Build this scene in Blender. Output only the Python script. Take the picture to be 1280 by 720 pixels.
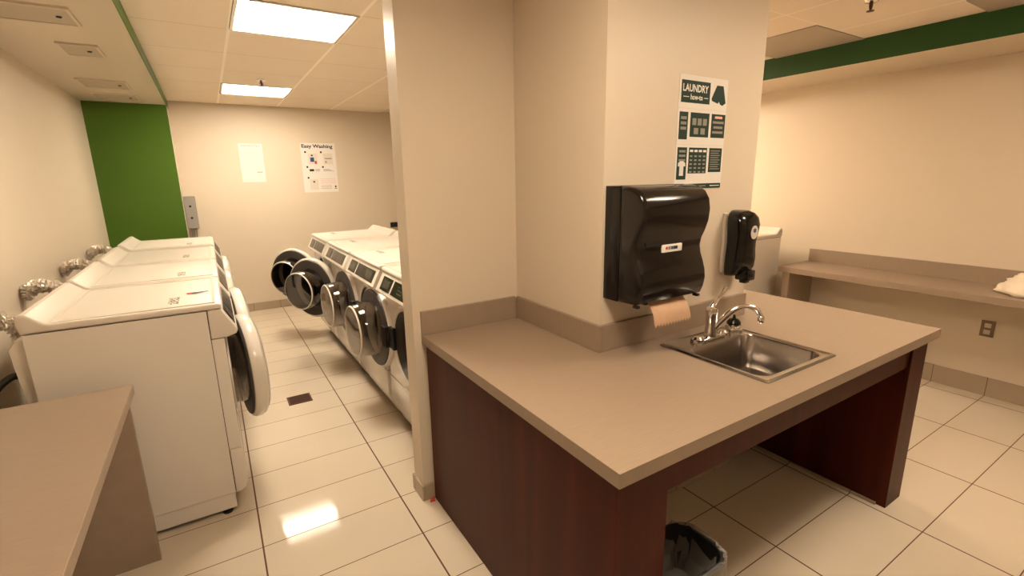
import bpy, bmesh, math, random
from mathutils import Vector, Matrix
random.seed(4)
PI = math.pi
for o in list(bpy.data.objects): bpy.data.objects.remove(o)
scn = bpy.context.scene
C = scn.collection
CAM_H = 1.57

# ------------------------------------------------------------------ camera
def cam_setup():
    yaw, pitch, roll, f = 0.554450702, 0.225781548, -0.017118573, 598.43
    cy, sy, cp, sp = math.cos(yaw), math.sin(yaw), math.cos(pitch), math.sin(pitch)
    cr, sr = math.cos(roll), math.sin(roll)
    fw = Vector((sy*cp, cy*cp, -sp)); r = Vector((cy, -sy, 0)); u = r.cross(fw)
    r2 = cr*r + sr*u; u2 = -sr*r + cr*u
    cd = bpy.data.cameras.new('camera'); co = bpy.data.objects.new('camera', cd); C.objects.link(co)
    m = Matrix((r2, u2, -fw)).transposed().to_4x4(); m.translation = Vector((0, 0, CAM_H))
    co.matrix_world = m
    cd.sensor_width = 36; cd.lens = f/1280*36; cd.clip_start = 0.02
    scn.camera = co
cam_setup()
w = bpy.data.worlds.new('world'); scn.world = w; w.use_nodes = True
w.node_tree.nodes['Background'].inputs[0].default_value = (1, .8, .55, 1)
w.node_tree.nodes['Background'].inputs[1].default_value = 0.0
scn.view_settings.view_transform = 'Standard'
try: scn.view_settings.look = 'None'
except Exception: pass
scn.view_settings.gamma = 1; scn.view_settings.use_curve_mapping = False
scn.view_settings.exposure = 1.9
LIGHT_COL = (1, .815, .60)
# x, y, emission strength of each recessed ceiling light (0.6 m square)
Z_CEIL = 2.45
LAMPS = [(.537, 3.19, 11.5), (.537, 5.60, 11.5), (.537, .60, 9.5), (.537, -2.0, 1.5),
         (2.62, .38, 8.0), (3.2, 3.6, 20.0), (3.0, -2.0, 1.5), (3.2, 5.7, 6.0)]
LIGHT_FAR = (1, .86, .675)

# ------------------------------------------------------------------ materials
def sl(c):  # srgb 0-255 -> linear
    return tuple(((v/255)/12.92 if v/255 <= .04045 else ((v/255+.055)/1.055)**2.4) for v in c) + (1,)
def mat(name, col, rough=.5, metal=0, spec=.5, coat=0, emis=None, es=0, alpha=1, trans=0, ior=1.45):
    m = bpy.data.materials.new(name); m.use_nodes = True
    b = m.node_tree.nodes['Principled BSDF']
    b.inputs['Base Color'].default_value = col if len(col) == 4 else tuple(col)+(1,)
    b.inputs['Roughness'].default_value = rough; b.inputs['Metallic'].default_value = metal
    b.inputs['Specular IOR Level'].default_value = spec; b.inputs['Coat Weight'].default_value = coat
    b.inputs['Coat Roughness'].default_value = .06
    b.inputs['Transmission Weight'].default_value = trans; b.inputs['IOR'].default_value = ior
    b.inputs['Alpha'].default_value = alpha
    if emis: b.inputs['Emission Color'].default_value = tuple(emis)+(1,); b.inputs['Emission Strength'].default_value = es
    return m
def nodes(m): return m.node_tree, m.node_tree.nodes, m.node_tree.links, m.node_tree.nodes['Principled BSDF']
def noisy(m, scale, amt, stretch=(1, 1, 1), bump=0, detail=3, bscale=None):
    """multiply the base colour by a gentle object-space noise"""
    t, N, L, b = nodes(m)
    g = N.new('ShaderNodeNewGeometry'); mp = N.new('ShaderNodeMapping'); mp.inputs['Scale'].default_value = stretch
    L.new(g.outputs['Position'], mp.inputs['Vector'])
    n = N.new('ShaderNodeTexNoise'); n.inputs['Scale'].default_value = scale; n.inputs['Detail'].default_value = detail
    L.new(mp.outputs[0], n.inputs['Vector'])
    mx = N.new('ShaderNodeMapRange'); mx.inputs['From Min'].default_value = .25; mx.inputs['From Max'].default_value = .75
    mx.inputs['To Min'].default_value = 1-amt; mx.inputs['To Max'].default_value = 1+amt
    L.new(n.outputs['Fac'], mx.inputs['Value'])
    v = N.new('ShaderNodeVectorMath'); v.operation = 'SCALE'; v.inputs[0].default_value = b.inputs['Base Color'].default_value[:3]
    L.new(mx.outputs[0], v.inputs['Scale']); L.new(v.outputs[0], b.inputs['Base Color'])
    if bump:
        n2 = N.new('ShaderNodeTexNoise'); n2.inputs['Scale'].default_value = bscale or scale*2; n2.inputs['Detail'].default_value = 4
        L.new(g.outputs['Position'], n2.inputs['Vector'])
        bp = N.new('ShaderNodeBump'); bp.inputs['Strength'].default_value = bump; bp.inputs['Distance'].default_value = .002
        L.new(n2.outputs['Fac'], bp.inputs['Height']); L.new(bp.outputs[0], b.inputs['Normal'])
    return m

def grid_mat(name, col, line, px, ox, wx, py, oy, wy, rough, noise=.04, coat=0, hollow=.3, linex=None):
    """tile material: lines at x = ox + k*px (width wx) and y = oy + k*py (width wy), in metres"""
    m = mat(name, col, rough, coat=coat); t, N, L, b = nodes(m)
    g = N.new('ShaderNodeNewGeometry'); s = N.new('ShaderNodeSeparateXYZ'); L.new(g.outputs['Position'], s.inputs[0])
    def M(op, a, bb=None):
        n = N.new('ShaderNodeMath'); n.operation = op
        for i, v in enumerate((a, bb)):
            if v is None: continue
            if isinstance(v, (int, float)): n.inputs[i].default_value = v
            else: L.new(v, n.inputs[i])
        return n.outputs[0]
    def ln(sock, p, o, wd):
        a = M('SUBTRACT', sock, o-p/2); a = M('FLOORED_MODULO', a, p) ; a = M('SUBTRACT', a, p/2); a = M('ABSOLUTE', a)
        return M('LESS_THAN', a, wd/2)
    lx = ln(s.outputs[0], px, ox, wx); ly = ln(s.outputs[1], py, oy, wy)
    li = M('MAXIMUM', lx, ly)
    # per-tile tone
    cx = M('FLOOR', M('DIVIDE', M('SUBTRACT', s.outputs[0], ox), px)); cy_ = M('FLOOR', M('DIVIDE', M('SUBTRACT', s.outputs[1], oy), py))
    cb = N.new('ShaderNodeCombineXYZ'); L.new(cx, cb.inputs[0]); L.new(cy_, cb.inputs[1])
    wn = N.new('ShaderNodeTexWhiteNoise'); wn.noise_dimensions = '2D'; L.new(cb.outputs[0], wn.inputs['Vector'])
    n = N.new('ShaderNodeTexNoise'); n.inputs['Scale'].default_value = 3.2; n.inputs['Detail'].default_value = 5
    L.new(g.outputs['Position'], n.inputs['Vector'])
    tone = M('ADD', M('MULTIPLY', M('SUBTRACT', wn.outputs['Value'], .5), noise), M('MULTIPLY', M('SUBTRACT', n.outputs['Fac'], .5), noise*2.5))
    tone = M('ADD', tone, 1.0)
    v = N.new('ShaderNodeVectorMath'); v.operation = 'SCALE'; v.inputs[0].default_value = b.inputs['Base Color'].default_value[:3]
    L.new(tone, v.inputs['Scale'])
    mx = N.new('ShaderNodeMix'); mx.data_type = 'RGBA'; L.new(li, mx.inputs[0]); L.new(v.outputs[0], mx.inputs[6]); mx.inputs[7].default_value = line
    if linex is not None:
        lc = N.new('ShaderNodeMix'); lc.data_type = 'RGBA'; L.new(lx, lc.inputs[0]); lc.inputs[6].default_value = line; lc.inputs[7].default_value = linex; L.new(lc.outputs[2], mx.inputs[7])
    L.new(mx.outputs[2], b.inputs['Base Color'])
    r = M('ADD', M('MULTIPLY', li, .5), rough); L.new(r, b.inputs['Roughness'])
    bp = N.new('ShaderNodeBump'); bp.inputs['Strength'].default_value = hollow; bp.inputs['Distance'].default_value = .002
    inv = M('SUBTRACT', 1.0, li)
    hh = M('ADD', inv, M('MULTIPLY', n.outputs['Fac'], .25)); L.new(hh, bp.inputs['Height']); L.new(bp.outputs[0], b.inputs['Normal'])
    return m

M_ = {}
M_['wall'] = noisy(mat('wall_paint', sl((212, 198, 178)), .42, spec=.35), 1.2, .015, bump=.12, bscale=140)
M_['floor'] = grid_mat('floor_tile', sl((204, 190, 170)), sl((92, 62, 42)), .626, .002, .007, .3045, -.006, .0042, .06, noise=.035)
M_['floor'].node_tree.nodes['Principled BSDF'].inputs['Specular IOR Level'].default_value = .3
M_['base'] = grid_mat('baseboard_tile', sl((170, 152, 132)), sl((105, 80, 60)), .3045, .0, .004, .3045, -.006, .004, .25)
M_['ceil'] = grid_mat('ceiling_tile', sl((236, 222, 202)), sl((208, 188, 162)), .61, .232, .018, .61, 2.885, .007, .85, noise=.02, hollow=.3, linex=sl((254, 244, 230)))
M_['ceilR'] = grid_mat('ceiling_tile_right', sl((240, 226, 208)), sl((250, 240, 226)), .61, 3.545, .02, .61, 1.72, .01, .85, noise=.02, hollow=.6)
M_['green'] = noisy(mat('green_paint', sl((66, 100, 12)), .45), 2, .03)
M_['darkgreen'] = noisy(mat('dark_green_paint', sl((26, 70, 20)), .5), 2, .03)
M_['white'] = noisy(mat('washer_enamel', sl((222, 214, 203)), .22, coat=.3), 3, .01)
M_['lid'] = noisy(mat('washer_lid_plastic', sl((214, 205, 192)), .32), 3, .01)
M_['lamtop'] = noisy(mat('laminate', sl((150, 131, 113)), .38), 14, .06, (1, 14, 1), bump=.05, bscale=200)
M_['wood'] = noisy(mat('cherry_wood', sl((70, 26, 14)), .4, coat=0, spec=.15), 9, .3, (1.6, 1.6, .1), bump=.04, detail=5)
M_['chrome'] = mat('chrome', (.82, .8, .78), .07, 1)
M_['steel'] = noisy(mat('brushed_steel', (.40, .37, .345), .2, 1), 30, .05, (1, 8, 1))
M_['black'] = mat('black_plastic', sl((15, 13, 12)), .16)
M_['smoke'] = mat('smoked_plastic', sl((25, 20, 17)), .15)
M_['matblack'] = mat('matt_black', sl((22, 20, 19)), .5)
M_['drum'] = mat('drum_dark', sl((40, 36, 34)), .4, .3)
M_['seal'] = mat('grey_rubber', sl((64, 57, 53)), .5)
M_['panel_dark'] = mat('display_film', sl((20, 18, 17)), .2)
M_['panel_grey'] = mat('display_grey', sl((74, 69, 62)), .25)
M_['paper'] = mat('paper_white', sl((226, 220, 213)), .8)
M_['paperpink'] = mat('paper_pinkish', sl((232, 208, 196)), .8)
M_['ink'] = mat('ink_black', sl((24, 22, 24)), .7)
M_['inkg'] = mat('ink_dark_green', sl((18, 48, 34)), .7)
M_['inkgrey'] = mat('ink_grey', sl((140, 134, 126)), .7)
M_['inkpale'] = mat('ink_pale', sl((216, 206, 194)), .7)
M_['inkblue'] = mat('ink_blue', sl((44, 74, 130)), .6)
M_['inkred'] = mat('ink_red', sl((196, 58, 40)), .6)
M_['inkpink'] = mat('ink_pink', sl((228, 178, 160)), .7)
M_['greybox'] = mat('grey_metal', sl((150, 146, 140)), .45, .2)
M_['kraft'] = noisy(mat('kraft_paper', sl((184, 150, 122)), .8), 40, .04)
M_['foil'] = mat('foil_duct', (.66, .60, .52), .42, .8)
M_['rubber'] = mat('black_rubber', sl((18, 16, 15)), .45)
M_['cloth'] = noisy(mat('cream_cloth', sl((226, 212, 192)), .9), 9, .1, bump=.4, bscale=60)
M_['drain'] = noisy(mat('drain_bronze', sl((86, 52, 34)), .45, .5), 40, .2)
M_['outlet'] = mat('outlet_brown', sl((128, 106, 82)), .4)
M_['outletw'] = mat('outlet_insert', sl((196, 184, 166)), .4)
M_['hatch'] = mat('hatch_shaded', sl((184, 172, 152)), .6)  # greyer than the wall: shade on the hatch faces put into the colour
M_['vent'] = mat('grey_ceiling_tile', sl((176, 164, 148)), .8)
M_['diff'] = mat('light_diffuser', (.9, .85, .75), .6)
def glassmat():
    m = bpy.data.materials.new('clear_glass'); m.use_nodes = True; t = m.node_tree; N = t.nodes; L = t.links
    N.remove(N['Principled BSDF']); tr = N.new('ShaderNodeBsdfTransparent'); tr.inputs[0].default_value = (.62, .58, .54, 1)
    gl = N.new('ShaderNodeBsdfGlossy'); gl.inputs['Roughness'].default_value = .04; gl.inputs[0].default_value = (1, 1, 1, 1)
    fr = N.new('ShaderNodeLayerWeight'); fr.inputs[0].default_value = .35
    mr = N.new('ShaderNodeMath'); mr.operation = 'MULTIPLY_ADD'; mr.inputs[1].default_value = .45; mr.inputs[2].default_value = .04
    L.new(fr.outputs['Facing'], mr.inputs[0])
    mx = N.new('ShaderNodeMixShader'); L.new(mr.outputs[0], mx.inputs[0]); L.new(tr.outputs[0], mx.inputs[1]); L.new(gl.outputs[0], mx.inputs[2])
    L.new(mx.outputs[0], N['Material Output'].inputs[0]); return m
M_['glass'] = glassmat()
M_['sticker'] = mat('sticker_print', sl((214, 205, 192)), .5)
def sticker_nodes(m):
    t, N, L, b = nodes(m); g = N.new('ShaderNodeNewGeometry'); mp = N.new('ShaderNodeMapping'); mp.inputs['Scale'].default_value = (140, 55, 1)
    L.new(g.outputs['Position'], mp.inputs[0]); n = N.new('ShaderNodeTexNoise'); n.inputs['Scale'].default_value = 1; n.inputs['Detail'].default_value = 1
    L.new(mp.outputs[0], n.inputs['Vector']); c = N.new('ShaderNodeMath'); c.operation = 'GREATER_THAN'; c.inputs[1].default_value = .5; L.new(n.outputs['Fac'], c.inputs[0])
    mx = N.new('ShaderNodeMix'); mx.data_type = 'RGBA'; L.new(c.outputs[0], mx.inputs[0]); mx.inputs[6].default_value = sl((214, 205, 192)); mx.inputs[7].default_value = sl((96, 88, 80)); L.new(mx.outputs[2], b.inputs['Base Color'])
sticker_nodes(M_['sticker'])
def filmmat():
    m = bpy.data.materials.new('clear_liner'); m.use_nodes = True; t = m.node_tree; N = t.nodes; L = t.links
    N.remove(N['Principled BSDF']); tr = N.new('ShaderNodeBsdfTransparent'); tr.inputs[0].default_value = (.85, .83, .8, 1)
    gl = N.new('ShaderNodeBsdfPrincipled'); gl.inputs['Roughness'].default_value = .2; gl.inputs['Base Color'].default_value = (.34, .32, .30, 1)
    mx = N.new('ShaderNodeMixShader'); mx.inputs[0].default_value = .5; L.new(tr.outputs[0], mx.inputs[1]); L.new(gl.outputs[0], mx.inputs[2])
    L.new(mx.outputs[0], N['Material Output'].inputs[0]); return m
M_['film'] = filmmat()

# ------------------------------------------------------------------ geometry helpers
def box(bm, x0, x1, y0, y1, z0, z1, bev=0, seg=2):
    r = bmesh.ops.create_cube(bm, size=1)['verts']
    for v in r:
        v.co = Vector(((x0+x1)/2+v.co.x*(x1-x0), (y0+y1)/2+v.co.y*(y1-y0), (z0+z1)/2+v.co.z*(z1-z0)))
    if bev:
        es = list({e for v in r for e in v.link_edges})
        bmesh.ops.bevel(bm, geom=es, offset=bev, segments=seg, profile=.5, affect='EDGES')
    return r
def prism(bm, pts, a0, a1, axis='y', bev=0, seg=2):
    """extrude 2D polygon; axis y: pts=(x,z); axis x: pts=(y,z); axis z: pts=(x,y)"""
    def P(p, a):
        return {'y': (p[0], a, p[1]), 'x': (a, p[0], p[1]), 'z': (p[0], p[1], a)}[axis]
    A = [bm.verts.new(P(p, a0)) for p in pts]; B = [bm.verts.new(P(p, a1)) for p in pts]
    n = len(pts); fs = [bm.faces.new(A), bm.faces.new(B[::-1])]
    for i in range(n): fs.append(bm.faces.new((A[i], B[i], B[(i+1) % n], A[(i+1) % n])))
    bmesh.ops.recalc_face_normals(bm, faces=fs)
    if bev:
        es = list({e for f in fs[:2] for e in f.edges})
        bmesh.ops.bevel(bm, geom=es, offset=bev, segments=seg, profile=.5, affect='EDGES')
def lathe(bm, prof, c=(0, 0, 0), axis='z', n=40, closed=False, mtx=None):
    """prof = list of (r, h)"""
    rings = []
    for r, h in prof:
        ring = []
        for k in range(n):
            a = 2*PI*k/n; p = {'z': Vector((r*math.cos(a), r*math.sin(a), h)), 'x': Vector((h, r*math.cos(a), r*math.sin(a))), 'y': Vector((r*math.sin(a), h, r*math.cos(a)))}[axis]
            p = p+Vector(c)
            if mtx: p = mtx @ p
            ring.append(bm.verts.new(p))
        rings.append(ring)
    for i in range(len(rings)-1):
        for k in range(n): bm.faces.new((rings[i][k], rings[i][(k+1) % n], rings[i+1][(k+1) % n], rings[i+1][k]))
    if closed:
        for k in range(n): bm.faces.new((rings[-1][k], rings[-1][(k+1) % n], rings[0][(k+1) % n], rings[0][k]))
    else:
        for ring in (rings[0], rings[-1]):
            if prof[rings.index(ring)][0] > 1e-5: bm.faces.new(ring)
def cap_free_lathe(bm, prof, c=(0, 0, 0), axis='z', n=40):
    rings = []
    for r, h in prof:
        ring = []
        for k in range(n):
            a = 2*PI*k/n; p = {'z': Vector((r*math.cos(a), r*math.sin(a), h)), 'x': Vector((h, r*math.cos(a), r*math.sin(a))), 'y': Vector((r*math.sin(a), h, r*math.cos(a)))}[axis]
            ring.append(bm.verts.new(p+Vector(c)))
        rings.append(ring)
    for i in range(len(rings)-1):
        for k in range(n): bm.faces.new((rings[i][k], rings[i][(k+1) % n], rings[i+1][(k+1) % n], rings[i+1][k]))
def smooth_path(pts, n=8):
    P = [Vector(p) for p in pts]; out = []
    for i in range(len(P)-1):
        p0 = P[max(i-1, 0)]; p1 = P[i]; p2 = P[i+1]; p3 = P[min(i+2, len(P)-1)]
        for k in range(n):
            t = k/n
            out.append(.5*((2*p1)+(-p0+p2)*t+(2*p0-5*p1+4*p2-p3)*t*t+(-p0+3*p1-3*p2+p3)*t**3))
    out.append(P[-1]); return out
def tube(bm, pts, r, n=12, sm=8, cap=True):
    """r number or list (per control point)"""
    path = smooth_path(pts, sm) if sm > 1 else [Vector(p) for p in pts]
    m = len(path)
    def rad(i):
        if isinstance(r, (int, float)): return r
        t = i/(m-1)*(len(r)-1); a = int(min(t, len(r)-2)); return r[a]+(r[a+1]-r[a])*(t-a)
    ref = None; rings = []
    for i, p in enumerate(path):
        d = (path[min(i+1, m-1)]-path[max(i-1, 0)]).normalized()
        if ref is None: ref = d.orthogonal().normalized()
        ref = (ref-d*ref.dot(d)).normalized(); b = d.cross(ref)
        rings.append([bm.verts.new(p+rad(i)*(math.cos(2*PI*k/n)*ref+math.sin(2*PI*k/n)*b)) for k in range(n)])
    for i in range(m-1):
        for k in range(n): bm.faces.new((rings[i][k], rings[i][(k+1) % n], rings[i+1][(k+1) % n], rings[i+1][k]))
    if cap: bm.faces.new(rings[0][::-1]); bm.faces.new(rings[-1])
def grid_slab(bm, xs, ys, keep, z0, z1):
    V = {}
    def v(i, j, k):
        if (i, j, k) not in V: V[(i, j, k)] = bm.verts.new((xs[i], ys[j], (z0, z1)[k]))
        return V[(i, j, k)]
    K = lambda i, j: 0 <= i < len(xs)-1 and 0 <= j < len(ys)-1 and keep((xs[i]+xs[i+1])/2, (ys[j]+ys[j+1])/2)
    for i in range(len(xs)-1):
        for j in range(len(ys)-1):
            if not K(i, j): continue
            bm.faces.new((v(i, j, 1), v(i+1, j, 1), v(i+1, j+1, 1), v(i, j+1, 1)))
            bm.faces.new((v(i, j, 0), v(i, j+1, 0), v(i+1, j+1, 0), v(i+1, j, 0)))
            if not K(i-1, j): bm.faces.new((v(i, j, 0), v(i, j, 1), v(i, j+1, 1), v(i, j+1, 0)))
            if not K(i+1, j): bm.faces.new((v(i+1, j, 0), v(i+1, j+1, 0), v(i+1, j+1, 1), v(i+1, j, 1)))
            if not K(i, j-1): bm.faces.new((v(i, j, 0), v(i+1, j, 0), v(i+1, j, 1), v(i, j, 1)))
            if not K(i, j+1): bm.faces.new((v(i, j+1, 0), v(i, j+1, 1), v(i+1, j+1, 1), v(i+1, j+1, 0)))
    bmesh.ops.recalc_face_normals(bm, faces=bm.faces[:])

def obj(name, bm, m, parent=None, smooth=False, ang=.6):
    me = bpy.data.meshes.new(name); bm.normal_update(); bm.to_mesh(me); bm.free()
    o = bpy.data.objects.new(name, me); C.objects.link(o)
    for mm in (m if isinstance(m, (list, tuple)) else [m]): me.materials.append(M_[mm] if isinstance(mm, str) else mm)
    if smooth:
        for p in me.polygons: p.use_smooth = True
        try: me.set_sharp_from_angle(angle=ang)
        except Exception: pass
    if parent: o.parent = parent
    return o
def tag(o, label, cat, group=None, kind=None):
    o['label'] = label; o['category'] = cat
    if group: o['group'] = group
    if kind: o['kind'] = kind
    return o
def thing(name, label, cat, loc=(0, 0, 0), rz=0, group=None):
    o = bpy.data.objects.new(name, None); o.empty_display_size = .1; C.objects.link(o); o.location = loc; o.rotation_euler = (0, 0, rz)
    return tag(o, label, cat, group)
def struct(name, bm, m, **k):
    o = obj(name, bm, m, **k); o['kind'] = 'structure'; return o
def B(*a, **k):
    bm = bmesh.new(); box(bm, *a, **k); return bm
def copy_tree(o, parent=None):
    c = o.copy(); C.objects.link(c); c.parent = parent
    for ch in list(o.children): copy_tree(ch, c)
    return c
def text_bm(s, size, bold=0.0, sx=1.0):
    """mesh of a string, in the XY plane, left/bottom at origin, width scaled"""
    cu = bpy.data.curves.new('t', 'FONT'); cu.body = s; cu.size = size; cu.offset = bold; cu.resolution_u = 2
    to = bpy.data.objects.new('t', cu); C.objects.link(to)
    dg = bpy.context.evaluated_depsgraph_get(); me = bpy.data.meshes.new_from_object(to.evaluated_get(dg))
    bm = bmesh.new(); bm.from_mesh(me); bpy.data.objects.remove(to); bpy.data.meshes.remove(me)
    for v in bm.verts: v.co.x *= sx
    return bm

# ------------------------------------------------------------------ structure
XL, XR, YB, YF = -.92, 4.52, 6.64, -3.2
struct('floor', B(XL-.1, XR+.1, YF-.1, YB+.1, -.1, 0), 'floor')
struct('wall_left', B(XL-.1, XL, YF, YB, 0, 2.6), 'wall')
struct('wall_right', B(XR, XR+.1, YF, YB, 0, 2.6), 'wall')
struct('wall_back', B(XL-.1, XR+.1, YB, YB+.1, 0, 2.6), 'wall')
struct('wall_front', B(XL-.1, XR+.1, YF-.1, YF, 0, 2.6), 'wall')
# central block: wing wall, column and dividing wall
bm = bmesh.new()
grid_slab(bm, [.722, 1.29, 2.25, 2.265, 2.38], [1.405, 1.82, 2.035, 2.155, YB],
          lambda x, y: (y < 2.035 and 1.29 < x < 2.265) or (2.035 < y < 2.155) or (1.82 < y < 2.155 and x > 1.29) or (y > 2.155 and x > 2.25), 0, 2.5)
struct('wall_center', bm, 'wall')
# ceilings: left aisle and right room
LS = .305
def ceiling(name, x0, x1, m):
    # leave out the squares under which the lamps sit
    lm = [(x, y) for x, y, s in LAMPS if x0 < x < x1]
    xs = sorted({x0, x1} | {round(x-LS, 4) for x, y in lm} | {round(x+LS, 4) for x, y in lm})
    ys = sorted({YF-.1, YB+.1} | {round(y-LS, 4) for x, y in lm} | {round(y+LS, 4) for x, y in lm})
    bm = bmesh.new()
    grid_slab(bm, xs, ys, lambda x, y: not any(abs(x-a) < LS and abs(y-b) < LS for a, b in lm), Z_CEIL, Z_CEIL+.05)
    struct(name, bm, m)
ceiling('ceiling', XL-.1, 2.26, 'ceil')
ceiling('ceiling', 2.26, XR+.1, 'ceilR')
# bulkheads
struct('trim_1', B(XL, -.245, YF, YB, 2.365, Z_CEIL), 'wall')          # left soffit
struct('trim_2', B(-.245, -.240, YF, YB, 2.363, Z_CEIL), 'green')      # its green face
struct('trim_3', B(XL, -.243, 6.34, YB, 0, 2.365), 'wall')             # boxed column in the back corner
struct('trim_4', B(XL, -.243, 6.335, 6.34, 0, 2.365), 'green')         # its green face
struct('trim_5', B(3.905, XR, YF, YB, 2.30, Z_CEIL), 'wall')           # right soffit
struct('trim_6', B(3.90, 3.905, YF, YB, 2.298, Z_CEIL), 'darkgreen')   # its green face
# baseboards
def basebrd(name, x0, x1, y0, y1, h=.10):
    struct(name, B(x0, x1, y0, y1, 0, h, bev=.002, seg=1), 'base')
basebrd('baseboard_back', -.243, 2.25, YB-.012, YB)
basebrd('baseboard_right', XR-.012, XR, YF, YB, .135)
basebrd('baseboard_left', XL, XL+.012, YF, 6.335)
basebrd('baseboard_center', .710, .722, 2.023, 2.16, .085)
basebrd('baseboard_center', .722, .775, 2.023, 2.035, .085)
basebrd('baseboard_column', 1.29, 2.265, 1.393, 1.405, .10)

# ------------------------------------------------------------------ ceiling lights
def lamp(x, y, s, label):
    t = thing('ceiling_light', label, 'ceiling light', (x, y, Z_CEIL), 0, 'recessed ceiling lights')
    bm = bmesh.new()
    a, b = .302, .285
    grid_slab(bm, [-a, -b, b, a], [-a, -b, b, a], lambda u, v: not (abs(u) < b and abs(v) < b), -.006, .035)
    obj('frame', bm, 'ceil' if False else M_['white'], t)
    m = bpy.data.materials.new('light_diffuser'); m.use_nodes = True; N = m.node_tree.nodes
    e = N['Principled BSDF']; e.inputs['Base Color'].default_value = (.9, .85, .75, 1); e.inputs['Roughness'].default_value = .5
    e.inputs['Emission Color'].default_value = (LIGHT_FAR if (y > 2 and x < 2) else LIGHT_COL)+(1,); e.inputs['Emission Strength'].default_value = s
    tc = N.new('ShaderNodeTexCoord'); sp = N.new('ShaderNodeSeparateXYZ'); m.node_tree.links.new(tc.outputs['Object'], sp.inputs[0])
    def MM(op, a, b2=None):
        n = N.new('ShaderNodeMath'); n.operation = op
        for i, v in enumerate((a, b2)):
            if v is None: continue
            if isinstance(v, (int, float)): n.inputs[i].default_value = v
            else: m.node_tree.links.new(v, n.inputs[i])
        return n.outputs[0]
    q = MM('DIVIDE', sp.outputs[1], .075); q = MM('EXPONENT', MM('MULTIPLY', MM('MULTIPLY', q, q), -1.0))
    m.node_tree.links.new(MM('MULTIPLY', MM('ADD', MM('MULTIPLY', q, 3.0), .3), s), e.inputs['Emission Strength'])
    obj('diffuser', B(-b, b, -b, b, .004 if x < 2 else -.03, .010), m, t)  # right-room diffusers get an added drop so their sides light the ceiling
    obj('housing', B(-a, a, -a, a, .036, .10), 'greybox', t)
lab = ['square ceiling light over the washers, the nearer of two lit panels at upper left',
       'square ceiling light nearest the back wall with the notices',
       'square ceiling light above the aisle beside the left counter', 'square ceiling light behind the viewpoint over the left aisle',
       'square ceiling light in front of the sink counter', 'square ceiling light over the right room behind the column',
       'square ceiling light behind the viewpoint over the right room', 'square ceiling light at the far end of the right room']
for (x, y, s), l in zip(LAMPS, lab): lamp(x, y, s, l)

# grey ceiling tiles in the right room
tag(obj('ceiling_tile', B(3.29, 3.90, 1.725, 2.33, 2.444, 2.45), 'vent'), 'grey stained ceiling tile beside the column against the green beam', 'ceiling tile', 'grey ceiling tiles')
tag(obj('ceiling_tile', B(3.55, 3.90, .50, 1.105, 2.444, 2.45), 'vent'), 'grey ceiling tile at the top right corner above the green beam', 'ceiling tile', 'grey ceiling tiles')

def sprinkler(x, y, label):
    t = thing('fire_sprinkler', label, 'sprinkler', (x, y, Z_CEIL), 0, 'ceiling sprinklers')
    bm = bmesh.new(); lathe(bm, [(.0, 0), (.034, -.0005), (.03, -.008), (.014, -.012), (0, -.012)], n=24); obj('escutcheon', bm, 'chrome', t, True)
    bm = bmesh.new(); lathe(bm, [(0, -.01), (.009, -.012), (.009, -.03), (.005, -.045), (0, -.045)], n=12)
    for s in (-1, 1): tube(bm, [(s*.008, 0, -.02), (s*.014, 0, -.034), (s*.003, 0, -.05)], .002, 6)
    obj('nozzle', bm, 'drain', t, True)
    bm = bmesh.new(); lathe(bm, [(0, -.048), (.018, -.05), (.018, -.053), (0, -.053)], n=16); obj('deflector', bm, 'drain', t, True)
sprinkler(.53, 5.0, 'small fire sprinkler on the ceiling in front of the far lit panel')
sprinkler(3.10, 1.36, 'small fire sprinkler on the ceiling right of the column')

# access hatches on the left soffit
for (x0, x1, y0, y1, l) in ((-.80, -.43, 3.12, 3.42, 'ceiling hatch on the left soffit nearest the top left corner'),
                            (-.62, -.43, 3.85, 4.15, 'ceiling hatch on the left soffit, second from the top left corner'),
                            (-.74, -.43, 5.04, 5.39, 'ceiling hatch on the left soffit, third from the top left corner'),
                            (-.76, -.43, 5.72, 6.08, 'ceiling hatch on the left soffit closest to the green panel')):
    t = thing('access_hatch', l, 'hatch', ((x0+x1)/2, (y0+y1)/2, 2.365), 0, 'hatches on the left soffit')
    hx, hy = (x1-x0)/2, (y1-y0)/2
    bm = bmesh.new(); grid_slab(bm, [-hx, -hx+.012, hx-.012, hx], [-hy, -hy+.012, hy-.012, hy], lambda u, v: not (abs(u) < hx-.012 and abs(v) < hy-.012), -.012, 0)
    obj('frame', bm, 'wall', t)
    obj('door', B(-hx+.012, hx-.012, -hy+.012, hy-.012, -.009, 0), 'hatch', t)
    bm = bmesh.new(); lathe(bm, [(0, -.009), (.012, -.009), (.010, -.014), (0, -.014)], c=(hx-.06, 0, 0), n=16); obj('latch', bm, 'ink', t)

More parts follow.
